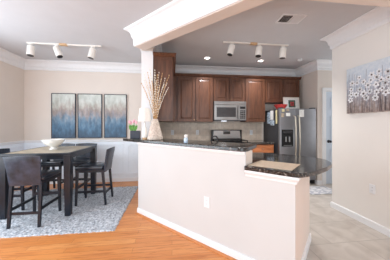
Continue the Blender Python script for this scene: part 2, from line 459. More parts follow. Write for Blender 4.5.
for x0, x1 in ((-3.06, -2.46), (-2.38, -1.78), (-1.70, -1.12), (-1.02, -.56)):
    frame_mould(bm, (x0, YB-.008), (x1, YB-.008), .17, .86, (0, -1))
struct(bm.build('trim_7', 'wainscot'))
bm = MB(); y = 4.46
while y > -2:
    frame_mould(bm, (XL+.008, y-.7), (XL+.008, y), .17, .86, (1, 0)); y -= .8
struct(bm.build('trim_8', 'wainscot'))

# peninsula half wall
HW = .166; UH = 1.659; UL = 2.075; VE = .80
struct(MB().prism([P(UH-.012, .012), P(UH, .012), P(UH, HW), P(UH-.012, HW)], 0, 1.05).build('wall_bar_end', 'wall'))
struct(MB().prism([P(0, 0), P(UH, 0), P(UH, .012), P(UH-.012, .012), P(UH-.012, HW), P(.012, HW), P(.012, .2615), P(-.109, .141)], 0, 1.05).build('wall_bar', 'wall_pale'))
struct(MB().prism([P(UH, 0), P(UL, 0), P(UL, .012), P(UH, .012)], 0, .885).build('wall_peninsula_front', 'wall_pale'))
struct(MB().prism([P(UH, .012), P(UL, .012), P(UL, VE), P(UL-.12, VE), P(UL-.12, .12), P(UH, .12)], 0, .885).build('wall_peninsula', 'wall'))
pth = [P(UL, VE), P(UL, 0), P(0, 0), P(-.109, .141)]
struct(sweep(pth, BASE, .085, 'baseboard_peninsula', 'trim'))
BE = .016
struct(sweep([P(UL-.0, -BE), P(-BE*.6, -BE), P(-.12, .13)], SHOE, .022, 'trim_9', 'shoe'))
struct(sweep([P(UH-.004, 0), P(0, 0), P(-.10, .13)], [(0, 0), (.020, 0), (.020, .010), (.008, .032), (0, .032)], 1.05, 'partition_lit_face0', 'trim'))
struct(sweep([P(UL, .05), P(UL, 0), P(UH+.002, 0)], [(0, 0), (.034, 0), (.034, .018), (.016, .042), (.012, .060), (0, .060)], .888, 'partition_lit_face1', 'trim'))

def smooth_poly(pts, n=2):
    return pts
def rounded(pts, cor):
    """pts: list of (u, v, r) - r > 0 rounds that corner"""
    out = []; n = len(pts)
    for i, (x, y, r) in enumerate(pts):
        if not r: out.append((x, y)); continue
        p = Vector((x, y)); a = Vector(pts[i-1][:2]); b_ = Vector(pts[(i+1) % n][:2])
        da = (a-p).normalized(); db = (b_-p).normalized()
        for k in range(cor+1):
            t = k/cor
            q = (p+da*r)*(1-t)**2+p*2*t*(1-t)+(p+db*r)*t*t
            out.append((q.x, q.y))
    return out
# raised granite bar
poly = rounded([(-.37, -.035, .03), (1.675, -.035, .08), (1.625, .40, .04), (-.127, .40, 0), (.0115, .2615, 0), (-.109, .141, 0), (-.2475, .28, 0), (-.37, .28, .02)], 5)
o = MB().prism([P(u, v) for u, v in poly], 1.05, 1.088).build('bar_counter', 'granite', bevel=.006)
tag(o, 'raised dark speckled granite bar counter capping the tall half wall', 'counter')
# low granite worktop: rounded dining end, then on behind the bar
low = rounded([(UH+.001, -.035, 0), (2.06, -.035, 0)], 3)+[(2.115, -.02), (2.16, .05), (2.215, .19), (2.265, .375), (2.29, .55), (2.28, .68), (2.235, .80), (2.16, .88), (2.05, .925), (1.9, .945), (1.6, .945), (1.45, .90), (1.35, .82), (.45, .82), (.45, HW+.001), (UH+.001, HW+.001)]
o = MB().prism([P(u, v) for u, v in low], .888, .925).build('peninsula_worktop', 'granite', bevel=.006)
tag(o, 'low dark granite worktop with a wide rounded end on the peninsula', 'counter')

# ------------------------------------------------------------------ kitchen cabinets
def knob(p, out, parent, mat='bronze'):
    p = Vector(p); out = Vector(out)
    return MB().cyl(p, p+out*.014, .006, .006, 10).ball(p+out*.022, .014, .8, 10, out).build('knob', mat, parent, True)
def door_mesh(name, x0, x1, z0, z1, yf, mat, parent, arch=False):
    """framed cabinet door facing -Y with its face at yf"""
    g = .006; x0 += g; x1 -= g; z0 += g; z1 -= g; t = .02; r = .058
    bm = MB()
    bm.box(x0, x0+r, yf, yf+t, z0, z1); bm.box(x1-r, x1, yf, yf+t, z0, z1)
    bm.box(x0+r, x1-r, yf, yf+t, z0, z0+r); bm.box(x0+r, x1-r, yf, yf+t, z1-r, z1)
    bm.box(x0+r, x1-r, yf+.010, yf+t, z0+r, z1-r)
    # raised field
    i0, i1, j0, j1 = x0+r+.012, x1-r-.012, z0+r+.012, z1-r-.012; e = .022
    if i1-i0 > .08 and j1-j0 > .08:
        bm.hexa([(i0, yf+.010, j0), (i1, yf+.010, j0), (i1, yf+.010, j1), (i0, yf+.010, j1)],
                [(i0+e, yf+.003, j0+e), (i1-e, yf+.003, j0+e), (i1-e, yf+.003, j1-e), (i0+e, yf+.003, j1-e)])
    return bm.build(name, mat, parent)
def upper(name, label, x0, x1, z0, z1, doors, yf=4.22, group=None, knobs='bottom'):
    t = thing(name, label, 'cabinet', ((x0+x1)/2, YB, z0), 0, group)
    inv = Matrix.Translation((-(x0+x1)/2, -YB, -z0))
    a = MB().box(x0+.001, x1-.001, yf+.02, YB-.002, z0, z1).build('body', 'cab', t)
    a.data.transform(inv)
    n = len(doors)-1
    for i in range(n):
        d = door_mesh('door', doors[i], doors[i+1], z0, z1, yf, 'cab', t); d.data.transform(inv)
        if n == 2: kx = doors[i+1]-.03 if i == 0 else doors[i]+.03
        else: kx = doors[i+1]-.03
        k = knob((kx, yf, z0+.05), (0, -1, 0), d); k.data.transform(inv)
    return t
TOP = 2.385
upper('upper_cabinet', 'two-door cherry wall cabinet to the left of the microwave', .115, .93, 1.37, TOP, [.115, .52, .93])
upper('upper_cabinet', 'short two-door cherry cabinet directly above the microwave', .932, 1.678, 1.835, TOP, [.932, 1.305, 1.678])
upper('upper_cabinet', 'single-door tall cherry wall cabinet to the right of the microwave', 1.68, 2.17, 1.37, TOP, [1.68, 2.17])
upper('upper_cabinet', 'short two-door cherry cabinet over the refrigerator', 2.172, 3.04, 1.83, TOP, [2.172, 2.61, 3.04])
# cabinet on the partition wall, its plain side towards the room
t = thing('upper_cabinet', 'tall cherry wall cabinet beside the white-lit column, plain side facing us', 'cabinet', (-.14, 3.64, 1.37))
inv = Matrix.Translation((.14, -3.64, -1.37))
a = MB().box(-.298, .0, 3.07, 4.53, 1.37, TOP).build('body', 'cab', t); a.data.transform(inv)
a = MB().box(-.298, -.270, 3.062, 3.07, 1.37, TOP).box(-.03, .0, 3.062, 3.07, 1.37, TOP).box(-.27, -.03, 3.062, 3.07, 1.37, 1.40).box(-.27, -.03, 3.062, 3.07, TOP-.04, TOP).build('side_frame', 'cab', t); a.data.transform(inv)
for i in range(3):
    d = door_mesh('door', -.0, .485, 1.37, TOP, 0, 'cab', t)
    d.data.transform(Matrix.Translation((.02, 3.07+.487*i, 0)) @ Matrix.Rotation(PI/2, 4, 'Z')); d.data.transform(inv)
    k = knob((.02, 3.07+.487*i+(.44 if i != 1 else .04), 1.42), (1, 0, 0), d); k.data.transform(inv)
def cabcrown(path):
    struct(sweep(path, [(-.03, 0), (.045, 0), (.045, .012), (.018, .045), (.006, .055), (-.03, .055)], 2.44, 'partition_lit_face2', 'cab'))
cabcrown([(3.06, 4.22), (.022, 4.22), (.022, 3.062), (-.298, 3.062)])
o = MB().box(.022, .114, 4.24, 4.546, 1.37, TOP).build('cabinet_filler', 'cab')
tag(o, 'narrow dark cherry filler strip in the inside corner of the wall cabinets', 'cabinet')

# lower cabinets
def base_cab(x0, x1, label, nd=1, ndr=1, yf=3.95):
    t = thing('base_cabinet', label, 'cabinet', ((x0+x1)/2, YB, 0)); inv = Matrix.Translation((-(x0+x1)/2, -YB, 0))
    a = MB().box(x0, x1, yf+.02, YB-.002, .10, .885).box(x0, x1, yf+.09, YB-.002, 0, .10).build('body', 'cab', t); a.data.transform(inv)
    for i in range(ndr):
        a0 = x0+(x1-x0)*i/ndr; a1 = x0+(x1-x0)*(i+1)/ndr
        d = MB().box(a0+.008, a1-.008, yf, yf+.02, .69, .865, bev=.004).build('drawer', 'drawer', t); d.data.transform(inv)
        k = knob(((a0+a1)/2, yf, .778), (0, -1, 0), d, 'nickel'); k.data.transform(inv)
    for i in range(nd):
        a0 = x0+(x1-x0)*i/nd; a1 = x0+(x1-x0)*(i+1)/nd
        d = door_mesh('door', a0, a1, .11, .675, yf, 'cab', t); d.data.transform(inv)
        k = knob((a0+.04, yf, .62), (0, -1, 0), d); k.data.transform(inv)
base_cab(1.69, 2.235, 'cherry base cabinet with an orange-brown drawer between range and refrigerator')
base_cab(-.295, .925, 'wide cherry base cabinet to the left of the range', 3, 3)
tag(MB().box(-.298, .926, 3.92, YB-.012, .885, .925).build('back_worktop', 'granite', bevel=.005), 'dark granite worktop along the back wall left of the range', 'counter')
tag(MB().box(1.688, 2.237, 3.92, YB-.012, .885, .925).build('back_worktop', 'granite', bevel=.005), 'short dark granite worktop between range and refrigerator', 'counter')
struct(MB().box(-.299, 2.24, YB-.01, YB, .925, 1.37).box(.93, 1.685, YB-.01, YB, 0, .925).build('wall_backsplash', 'splash'))
struct(MB().box(-.30, -.291, 3.08, YB-.012, .925, 1.37).build('wall_backsplash_left', 'splash'))

# peninsula cabinets on the kitchen side
T = penmat()
def pbox(bm, u0, u1, v0, v1, z0, z1): return bm.prism([P(u0, v0), P(u1, v0), P(u1, v1), P(u0, v1)], z0, z1)
t = thing('peninsula_cabinet', 'cherry base cabinet run under the low worktop behind the bar', 'cabinet', (*P(1.2, .46), 0))
inv = Matrix.Translation((-P(1.2, .46)[0], -P(1.2, .46)[1], 0))
bm = MB(); pbox(bm, .47, UL-.121, .17, .75, .10, .885); pbox(bm, .47, UL-.121, .17, .68, 0, .10)
bm.build('body', 'cab', t).data.transform(inv)
for i in range(3):
    u0 = .47+i*.494
    bm = MB(); pbox(bm, u0+.004, u0+.49, .75, .77, .11, .875)
    d = bm.build('door', 'cab', t); d.data.transform(inv)
    q = Vector((*P(u0+.05, .77), .80)); k = knob(q, (R2, R2, 0), d); k.data.transform(inv)

# ------------------------------------------------------------------ microwave
t = thing('microwave', 'stainless over-the-range microwave hung beneath the short cabinet', 'microwave', (1.305, YB, 1.39))
def L(o, inv=Matrix.Translation((-1.305, -YB, -1.39))): o.data.transform(inv); return o
x0, x1, z0, z1, yf = .934, 1.676, 1.395, 1.832, 4.15
L(MB().box(x0, x1, yf+.03, YB-.002, z0, z1).build('body', 'black_side', t))
L(MB().box(x0, x1, yf, yf+.03, z1-.075, z1, bev=.004).build('vent_grille', 'steel', t))
dr = L(MB().box(x0, x0+.575, yf, yf+.03, z0+.02, z1-.078, bev=.004).build('door', 'steel', t))
L(MB().box(x0+.055, x0+.50, yf-.003, yf, z0+.085, z1-.135).build('window', 'dark_glass', dr))
L(MB().tube([(x0+.545, yf, z0+.055), (x0+.545, yf-.035, z0+.07), (x0+.545, yf-.035, z1-.125), (x0+.545, yf, z1-.11)], .011).build('handle', 'steel', dr, True))
cp = L(MB().box(x0+.578, x1, yf, yf+.03, z0+.02, z1-.078, bev=.003).build('control_panel', 'steel', t))
bm = MB().box(x0+.598, x1-.022, yf-.002, yf, z1-.165, z1-.115)
for r in range(5):
    for c in range(3): bm.box(x0+.60+c*.042, x0+.634+c*.042, yf-.002, yf, z0+.05+r*.04, z0+.078+r*.04)
L(bm.build('keypad', 'black_gloss', cp))
L(MB().box(x0, x1, yf, yf+.03, z0, z0+.019).build('bottom_trim', 'black_side', t))
L(MB().box(1.15, 1.27, 4.33, 4.39, z0-.004, z0).build('task_light', 'glow_mw', t))

# ------------------------------------------------------------------ range
t = thing('gas_range', 'stainless gas range with upright control panel below the microwave', 'range', (1.305, 4.2, 0))
def L(o, inv=Matrix.Translation((-1.305, -4.2, 0))): o.data.transform(inv); return o
x0, x1 = .932, 1.682
L(MB().box(x0, x1, 3.93, 4.535, .08, .905).box(x0+.03, x1-.03, 3.97, 4.50, 0, .08).build('body', 'steel', t))
L(MB().box(x0, x1, 3.90, 4.535, .905, .93, bev=.004).build('cooktop', 'black_gloss', t))
bgd = L(MB().box(x0, x1, 4.44, 4.535, .93, 1.185, bev=.006).build('back_guard', 'black_gloss', t))
L(MB().hexa([(x0+.035, 4.436, .975), (x1-.035, 4.436, .975), (x1-.035, 4.44, .975), (x0+.035, 4.44, .975)],
            [(x0+.055, 4.436, 1.165), (x1-.055, 4.436, 1.165), (x1-.055, 4.44, 1.165), (x0+.055, 4.44, 1.165)]).build('control_panel', 'steel', bgd))
L(MB().box(1.22, 1.39, 4.432, 4.436, 1.08, 1.15).build('display', 'black_gloss', bgd))
for gx in (1.12, 1.49):
    bm = MB()
    for yy in (4.02, 4.17, 4.32): bm.box(gx-.16, gx+.16, yy-.007, yy+.007, .95, .966)
    for xx in (gx-.15, gx, gx+.15): bm.box(xx-.007, xx+.007, 3.98, 4.38, .95, .966)
    for xx in (gx-.15, gx+.15):
        for yy in (4.0, 4.35): bm.box(xx-.008, xx+.008, yy-.008, yy+.008, .93, .95)
    L(bm.build('grate', 'black_gloss', t))
dr = L(MB().box(x0+.006, x1-.006, 3.90, 3.93, .26, .78, bev=.004).build('oven_door', 'steel', t))
L(MB().box(x0+.12, x1-.12, 3.897, 3.90, .38, .66).build('window', 'dark_glass', dr))
L(MB().tube([(x0+.06, 3.90, .73), (x0+.06, 3.86, .735), (x1-.06, 3.86, .735), (x1-.06, 3.90, .73)], .011).build('handle', 'steel', dr, True))
L(MB().box(x0+.006, x1-.006, 3.905, 3.93, .09, .245, bev=.004).build('drawer', 'steel', t))
for i in range(5):
    xx = x0+.09+i*.143
    L(MB().cyl((xx, 3.93, .845), (xx, 3.895, .845), .022, .019, 14).build('knob', 'black_gloss', t, True))

# ------------------------------------------------------------------ refrigerator
FX0, FX1, FYF, FZ = 2.275, 3.125, 3.80, 1.655
t = thing('refrigerator', 'side-by-side stainless refrigerator with ice dispenser in the kitchen corner', 'refrigerator', (2.70, 4.15, 0))
def L(o, inv=Matrix.Translation((-2.70, -4.15, 0))): o.data.transform(inv); return o
fridge = t
L(MB().box(FX0+.004, FX1-.004, FYF+.075, 4.52, .03, FZ-.01).build('body', 'black_side', t))
fs = FX0+.375
dl = L(MB().box(FX0, fs-.003, FYF, FYF+.07, .10, FZ, bev=.012).build('door', 'fridge_steel', t, True))
drr = L(MB().box(fs+.003, FX1, FYF, FYF+.07, .10, FZ, bev=.012).build('door', 'fridge_steel', t, True))
for xx, dd in ((fs-.045, dl), (fs+.045, drr)):
    pts = [(xx, FYF, 1.50), (xx, FYF-.045, 1.46), (xx, FYF-.06, 1.25), (xx, FYF-.065, 1.0), (xx, FYF-.06, .75), (xx, FYF-.045, .56), (xx, FYF, .52)]
    L(MB().tube(pts, .015, 10).build('handle', 'nickel', dd, True))
L(MB().box(FX0+.01, FX1-.01, FYF+.03, FYF+.075, .02, .095).build('toe_grille', 'black_gloss', t))
for xx in (FX0+.05, FX1-.05): L(MB().box(xx-.045, xx+.045, FYF+.01, FYF+.10, FZ, FZ+.022, bev=.004).build('hinge_cover', 'black_side', t))
dp = L(MB().box(FX0+.045, FX0+.305, FYF-.006, FYF, .84, 1.20, bev=.003).build('dispenser', 'black_gloss', t))
L(MB().box(FX0+.07, FX0+.28, FYF-.009, FYF-.006, 1.12, 1.18).build('display', 'dark_glass', dp))
L(MB().box(FX0+.085, FX0+.265, FYF-.012, FYF-.006, .86, .868).box(FX0+.12, FX0+.15, FYF-.018, FYF-.006, .94, 1.05).box(FX0+.20, FX0+.23, FYF-.018, FYF-.006, .94, 1.05).build('paddle', 'chrome', dp))
def paper(label, mat, x0, x1, z0, z1):
    o = MB().box(x0, x1, FYF-.004, FYF-.0005, z0, z1).build('paper_note', mat)
    tag(o, label, 'note')
paper('tall white notepad sheet stuck on the right refrigerator door', 'white_paper', 2.725, 2.835, 1.475, 1.63)
paper('white card on the left refrigerator door, nearest the handles', 'white_paper', 2.42, 2.515, 1.49, 1.56)
paper('small tan card near the left edge of the left refrigerator door', 'tan_paper', 2.31, 2.375, 1.47, 1.55)
paper('small cream card at the top left corner of the left refrigerator door', 'yellow_paper', 2.325, 2.385, 1.585, 1.64)
paper('small grey card at the top of the left refrigerator door beside the cream one', 'tan_paper', 2.43, 2.49, 1.60, 1.64)
def spaper(label, mat, y0, y1, z0, z1, d=.006, name='paper_note', cat='note'):
    o = MB().box(FX0+.004-d, FX0+.0035, y0, y1, z0, z1).build(name, mat); tag(o, label, cat)
spaper('blue and white calendar page on the dark refrigerator side, farthest back', 'blue_paper', 4.20, 4.33, 1.33, 1.60, .010)
spaper('white sheet in the middle of the papers on the refrigerator side', 'white_paper', 4.06, 4.18, 1.42, 1.63, .008)
spaper('blue booklet below the white sheet on the refrigerator side', 'blue_paper', 4.02, 4.17, 1.29, 1.41, .012, 'booklet', 'booklet')
spaper('yellow narrow sheet near the front edge of the refrigerator side', 'yellow_paper', 3.90, 3.96, 1.33, 1.63, .005)
# on top of the refrigerator
o = MB().lathe([(0, .0), (.075, 0), (.08, .01), (.11, .05), (.145, .105), (.138, .108), (.102, .056), (.07, .018), (0, .016)], 32).build('fruit_bowl', 'red', smooth=True, loc=(2.43, 4.02, FZ-.009))
tag(o, 'red glazed bowl on top of the refrigerator at its left end', 'bowl')
t = thing('picture_frame', 'cream-framed picture leaning on top of the refrigerator', 'picture', (2.79, 4.14, FZ-.008))
t.rotation_euler = (-.12, 0, 0)
M['frame_cream'] = plain('cream_frame', (226, 216, 204), .5); M['art_red'] = plain('small_print_red', (150, 60, 60), .6, noise=.5, nscale=30); M['art_green'] = plain('small_print_green', (74, 88, 76), .6, noise=.4, nscale=30)
MB().box(-.20, .20, 0, .018, 0, .022).box(-.20, .20, 0, .018, .288, .31).box(-.20, -.178, 0, .018, .022, .288).box(.178, .20, 0, .018, .022, .288).build('frame', 'frame_cream', t)
MB().box(-.178, .178, .006, .014, .022, .288).build('mat_board', 'white_paper', t)
MB().box(-.075, .095, .004, .006, .07, .24).build('print', 'art_green', t)
MB().box(-.03, .06, .002, .004, .10, .20).build('print_flower', 'art_red', t)

# ------------------------------------------------------------------ hall door
t = thing('door_1', 'pale blue-grey panelled door with dark knob beyond the refrigerator', 'door', (3.75, YH, 0)); t['kind'] = 'structure'
def L(o, inv=Matrix.Translation((-3.75, -YH, 0))): o.data.transform(inv); return o
bm = MB(); a0, a1 = 3.345, 4.155
bm.box(a0, a1, YH-.012, YH-.001, .01, 2.03)
for px in ((a0+.11, a0+.36), (a1-.36, a1-.11)):
    for pz in ((.20, .78), (.92, 1.5), (1.63, 1.90)):
        frame_mould(bm, (px[0], YH-.012), (px[1], YH-.012), pz[0], pz[1], (0, -1))
L(bm.build('door_leaf', 'door_paint', t))
L(MB().box(3.26, 3.34, YH-.03, YH-.001, 0, 2.115).box(4.16, 4.24, YH-.03, YH-.001, 0, 2.115).box(3.34, 4.16, YH-.03, YH-.001, 2.035, 2.115).build('casing', 'trim', t))
L(MB().cyl((3.41, YH-.012, .94), (3.41, YH-.05, .94), .012, .012, 12).ball((3.41, YH-.066, .94), .028, .8, 12, (0, 1, 0)).cyl((3.41, YH-.012, .94), (3.41, YH-.018, .94), .034, .034, 16).build('knob', 'bulb_dark', t, True))
o = MB().box(2.58, 3.20, 3.24, 3.68, .001, .012, bev=.003).build('doormat', 'doormat')
tag(o, 'grey and white patterned kitchen mat on the tiles in front of the refrigerator', 'mat')

# ------------------------------------------------------------------ outlets
def outlet(label, T, n=2, group=None):
    t = thing('wall_outlet', label, 'outlet'); t.matrix_world = T
    MB().box(-.036, .036, -.006, 0, -.058, .058, bev=.002).build('cover_plate', 'white_plastic', t)
    for dz in (.02, -.02):
        s_ = MB().box(-.016, .016, -.008, -.006, dz-.014, dz+.014).build('socket', 'white_plastic', t)
        MB().box(-.008, -.006, -.0085, -.008, dz-.006, dz+.006).box(.006, .008, -.0085, -.008, dz-.006, dz+.006).build('slot', 'black_side', s_)
outlet('white wall outlet in the middle of the bar half wall', Matrix.Translation((*P(1.223, -.0005), .474)) @ Matrix.Rotation(PENA, 4, 'Z'))
outlet('white wall outlet low on the right wall below the flower painting', Matrix.Translation((XR-.0005, 2.118, .49)) @ Matrix.Rotation(-PI/2, 4, 'Z'))
outlet('white backsplash outlet farthest left, right of the tall vase', Matrix.Translation((.012, YB-.011, 1.122)))
outlet('white backsplash outlet just left of the range', Matrix.Translation((.609, YB-.011, 1.12)))
outlet('white backsplash outlet right of the range', Matrix.Translation((1.962, YB-.011, 1.112)))

# ------------------------------------------------------------------ paintings
for i, (xa, xb, lab) in enumerate(((-2.625, -2.13, 'leftmost'), (-2.085, -1.575, 'middle'), (-1.522, -1.035, 'rightmost'))):
    t = thing('canvas_painting', lab+' of the three blue and rust abstract canvases on the dining wall', 'painting', ((xa+xb)/2, YB, 1.008), 0, 'abstract triptych canvases')
    wd = (xb-xa)/2; M['art%d' % i] = mk_art(i+1)
    MB().box(-wd+.012, wd-.012, -.034, -.004, .012, .978).build('canvas', 'art%d' % i, t)
    MB().box(-wd, -wd+.010, -.045, -.002, 0, .99).box(wd-.010, wd, -.045, -.002, 0, .99).box(-wd+.010, wd-.010, -.045, -.002, 0, .010).box(-wd+.010, wd-.010, -.045, -.002, .98, .99).build('frame', 'planter', t)
t = thing('flower_painting', 'wide canvas of white blossoms in grey-brown grass on the right wall', 'painting', (XR, 1.915, 1.46))
M['meadow'] = mk_meadow()
PW, PH = .525, .63
M['petal'] = plain('white_petal_paint', (240, 240, 244), .5, noise=.04); M['eye'] = plain('blossom_eye_paint', (84, 70, 68), .5); M['stem_paint'] = plain('stem_paint', (112, 98, 100), .6)
bp = MB(); bp.box(-.038, -.001, -PW, PW, 0, PH); be = bp; bs = bp; rnd = random.Random(11); pts = []
for tries in range(900):
    y = rnd.uniform(-PW+.04, PW-.04); z = rnd.gauss(.33, .085)
    if not (.17 < z < .50): continue
    if z < .22 and rnd.random() < .5: continue
    if all((y-a)**2+(z-b_)**2 >.064**2 for a, b_ in pts): pts.append((y, z))
    if len(pts) >= 95: break
for y, z in pts:
    r = rnd.uniform(.032, .045)
    n = rnd.choice((5, 6, 6, 7)); a0 = rnd.random()*6
    for k in range(n):
        a = a0+2*PI*k/n; cy, cz = y+math.cos(a)*r*.62, z+math.sin(a)*r*.62
        vv = [bp.bm.verts.new((-.0405, cy+math.cos(a)*math.cos(q)*r*.48-math.sin(a)*math.sin(q)*r*.36, cz+math.sin(a)*math.cos(q)*r*.48+math.cos(a)*math.sin(q)*r*.36)) for q in [2*PI*j/8 for j in range(8)]]
        bp.bm.faces.new(vv).material_index = 1
    vv = [be.bm.verts.new((-.0415, y+math.cos(q)*r*.28, z+math.sin(q)*r*.28)) for q in [2*PI*j/8 for j in range(8)]]
    be.bm.faces.new(vv).material_index = 2
for k in range(70):
    y = rnd.uniform(-PW+.01, PW-.01); z1 = rnd.uniform(.25, .56) if k < 60 else rnd.uniform(.5, .61); wv = rnd.uniform(.0012, .003); dy = rnd.uniform(-.03, .03)
    yy = max(-PW+.005, min(PW-.005, y+dy))
    vv = [bs.bm.verts.new(p) for p in ((-.0395, y-wv, .01), (-.0395, y+wv, .01), (-.0395, yy+wv*.5, z1), (-.0395, yy-wv*.5, z1))]
    bs.bm.faces.new(vv).material_index = 3
o = bp.build('canvas', 'meadow', t)
for m_ in ('petal', 'eye', 'stem_paint'): o.data.materials.append(M[m_])

# ------------------------------------------------------------------ ceiling fittings
def downlight(label, x, y):
    t = thing('recessed_light', label, 'ceiling light', (x, y, CEIL), 0)
    MB().lathe([(.052, 0), (.082, 0), (.082, -.006), (.055, -.010), (.052, -.004)], 28).build('trim_ring', 'white_plastic', t, True)
    MB().lathe([(0, -.002), (.052, -.002), (.052, -.001), (0, -.001)], 24).build('lens', 'glow', t)
    l = bpy.data.lights.new('bulb', 'SPOT'); l.energy = 85; l.spot_size = 1.9; l.spot_blend = 1; l.shadow_soft_size = .05; l.color = (.93, .96, 1)
    lo = bpy.data.objects.new('bulb', l); COL.objects.link(lo); lo.parent = t; lo.location = (0, 0, -.02)
downlight('lit round recessed light in the kitchen ceiling, left of the track', .73, 3.90)
downlight('lit round recessed light in the kitchen ceiling, under the track centre', 1.91, 3.93)
t = thing('ceiling_vent', 'white louvred air vent in the kitchen ceiling', 'vent', (1.55, 2.33, CEIL), PI-.05)
t.scale = (.8, .8, 1)
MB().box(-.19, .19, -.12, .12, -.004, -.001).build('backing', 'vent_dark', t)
MB().box(-.20, .20, -.13, -.105, -.012, -.001).box(-.20, .20, .105, .13, -.012, -.001).box(-.20, -.175, -.105, .105, -.012, -.001).box(.175, .20, -.105, .105, -.012, -.001).box(-.008, .008, -.105, .105, -.012, -.001).build('frame', 'white_plastic', t)
bm = MB()
for side in (-1, 1):
    for k in range(8):
        x = side*(.02+k*.0205)
        bm.hexa([(x, -.104, -.003), (x+side*.010, -.104, -.012), (x+side*.010, .104, -.012), (x, .104, -.003)],
                [(x+side*.002, -.104, -.003), (x+side*.012, -.104, -.012), (x+side*.012, .104, -.012), (x+side*.002, .104, -.003)])
bm.build('louvre', 'white_plastic', t)
t = thing('ceiling_sensor', 'small round white sensor on the kitchen ceiling near the hall corner', 'sensor', (2.72, 3.78, CEIL))
MB().lathe([(0, -.028), (.02, -.028), (.045, -.018), (.05, 0), (0, 0)], 20).build('dome', 'white_plastic', t, True)

def track(name_lab, x0, x1, y, heads, jx, labels, watt):
    t = thing('track_rail', name_lab, 'track light', ((x0+x1)/2, y, CEIL))
    hw = (x1-x0)/2
    MB().box(-hw, hw, -.017, .017, -.022, -.001, bev=.003).build('rail', 'lamp_white', t)
    j = jx-(x0+x1)/2
    MB().box(j-.06, j+.06, -.03, .03, -.030, -.001, bev=.004).build('power_feed', 'light_wood', t)
    for s in (-1, 1): MB().box(s*hw-.012, s*hw+.012, -.019, .019, -.024, -.001, bev=.002).build('end_cap', 'lamp_white', t)
    for (hx, tx, ty, ln, rr), lab in zip(heads, labels):
        h_ = thing('track_spotlight', lab, 'spotlight', (hx, y, CEIL-.022), 0)
        ln *= 1.2; rr *= 1.3
        MB().box(-.03, .03, -.016, .016, -.016, 0, bev=.003).cyl((0, 0, -.016), (0, 0, -.05), .007, .007, 10).build('mount', 'lamp_white', h_)
        d = Vector((tx, ty, -1)).normalized(); c = Vector((0, 0, -.062)); A = c-d*.018; B = c+d*ln
        MB().tube([A-d*.012, A-d*.008, A, A+d*.01, B-d*.012, B], [.02, rr*.75, rr*.96, rr, rr, rr*.98], 24).build('lamp_housing', 'lamp_white', h_, True)
        MB().cyl(B, B+d*.004, rr*.86, rr*.86, 20).build('reflector', 'bulb_dark', h_)
        l = bpy.data.lights.new('bulb', 'SPOT'); l.energy = watt; l.spot_size = 2.4; l.spot_blend = 1; l.shadow_soft_size = .04; l.color = (1, .97, .93)  # fill spot added to brighten the room; the head itself looks unlit
        lo = bpy.data.objects.new('bulb', l); COL.objects.link(lo); lo.parent = h_; lo.location = B+d*.012
        lo.rotation_euler = (-d).to_track_quat('Z', 'Y').to_euler()
track('white three-lamp ceiling track in the dining corner', -2.42, -1.25, 3.53,
      [(-2.37, .0, -.12, .12, .042), (-1.97, .42, -.10, .13, .040), (-1.38, -.2, -.1, .125, .042)], -1.86,
      ['white spotlight at the left end of the dining track, dark lens showing', 'white spotlight in the middle of the dining track, tilted to the right', 'white spotlight at the right end of the dining track'], 7)
track('white three-lamp ceiling track above the kitchen bar', .86, 2.00, 3.10,
      [(1.00, -.28, -.08, .12, .040), (1.48, -.15, -.1, .12, .042), (1.92, -.05, .05, .125, .042)], 1.38,
      ['white spotlight at the left end of the kitchen track, tilted left', 'white spotlight in the middle of the kitchen track', 'white spotlight at the right end of the kitchen track'], 52)

# ------------------------------------------------------------------ dining set
rg = random.Random(3)
bm = bmesh.new(); nx, ny = 230, 160
X0, X1, Y0, Y1 = -3.08, -.70, 2.43, 4.12
from mathutils import noise as mn
grid = []
for j in range(ny+1):
    row = []
    for i in range(nx+1):
        x = X0+(X1-X0)*i/nx; y = Y0+(Y1-Y0)*j/ny
        e = min(i, nx-i, j, ny-j)
        hgt = .004 if e == 0 else .014 + .008*mn.noise(Vector((x*38, y*38, 0)))+.008*mn.noise(Vector((x*14, y*14, 4)))+rg.uniform(-.003, .003)
        jx = mn.noise(Vector((x*25, y*25, 9)))*.012 if e == 0 else 0
        row.append(bm.verts.new((x+jx, y+jx, max(.003, hgt))))
    grid.append(row)
for j in range(ny):
    for i in range(nx): bm.faces.new((grid[j][i], grid[j][i+1], grid[j+1][i+1], grid[j+1][i]))
b_ = [grid[0][i] for i in range(nx+1)]+[grid[j][nx] for j in range(1, ny+1)]+[grid[ny][i] for i in range(nx-1, -1, -1)]+[grid[j][0] for j in range(ny-1, 0, -1)]
lowv = [bm.verts.new((v.co.x, v.co.y, .001)) for v in b_]
for k in range(len(b_)): bm.faces.new((b_[k], lowv[k], lowv[(k+1) % len(b_)], b_[(k+1) % len(b_)]))
bm.faces.new(lowv)
mb = MB(); mb.bm.free(); mb.bm = bm
o = mb.build('shag_rug', 'rug', smooth=True)
tag(o, 'pale grey-blue shaggy rug under the dining table', 'rug')
RUGZ = .016

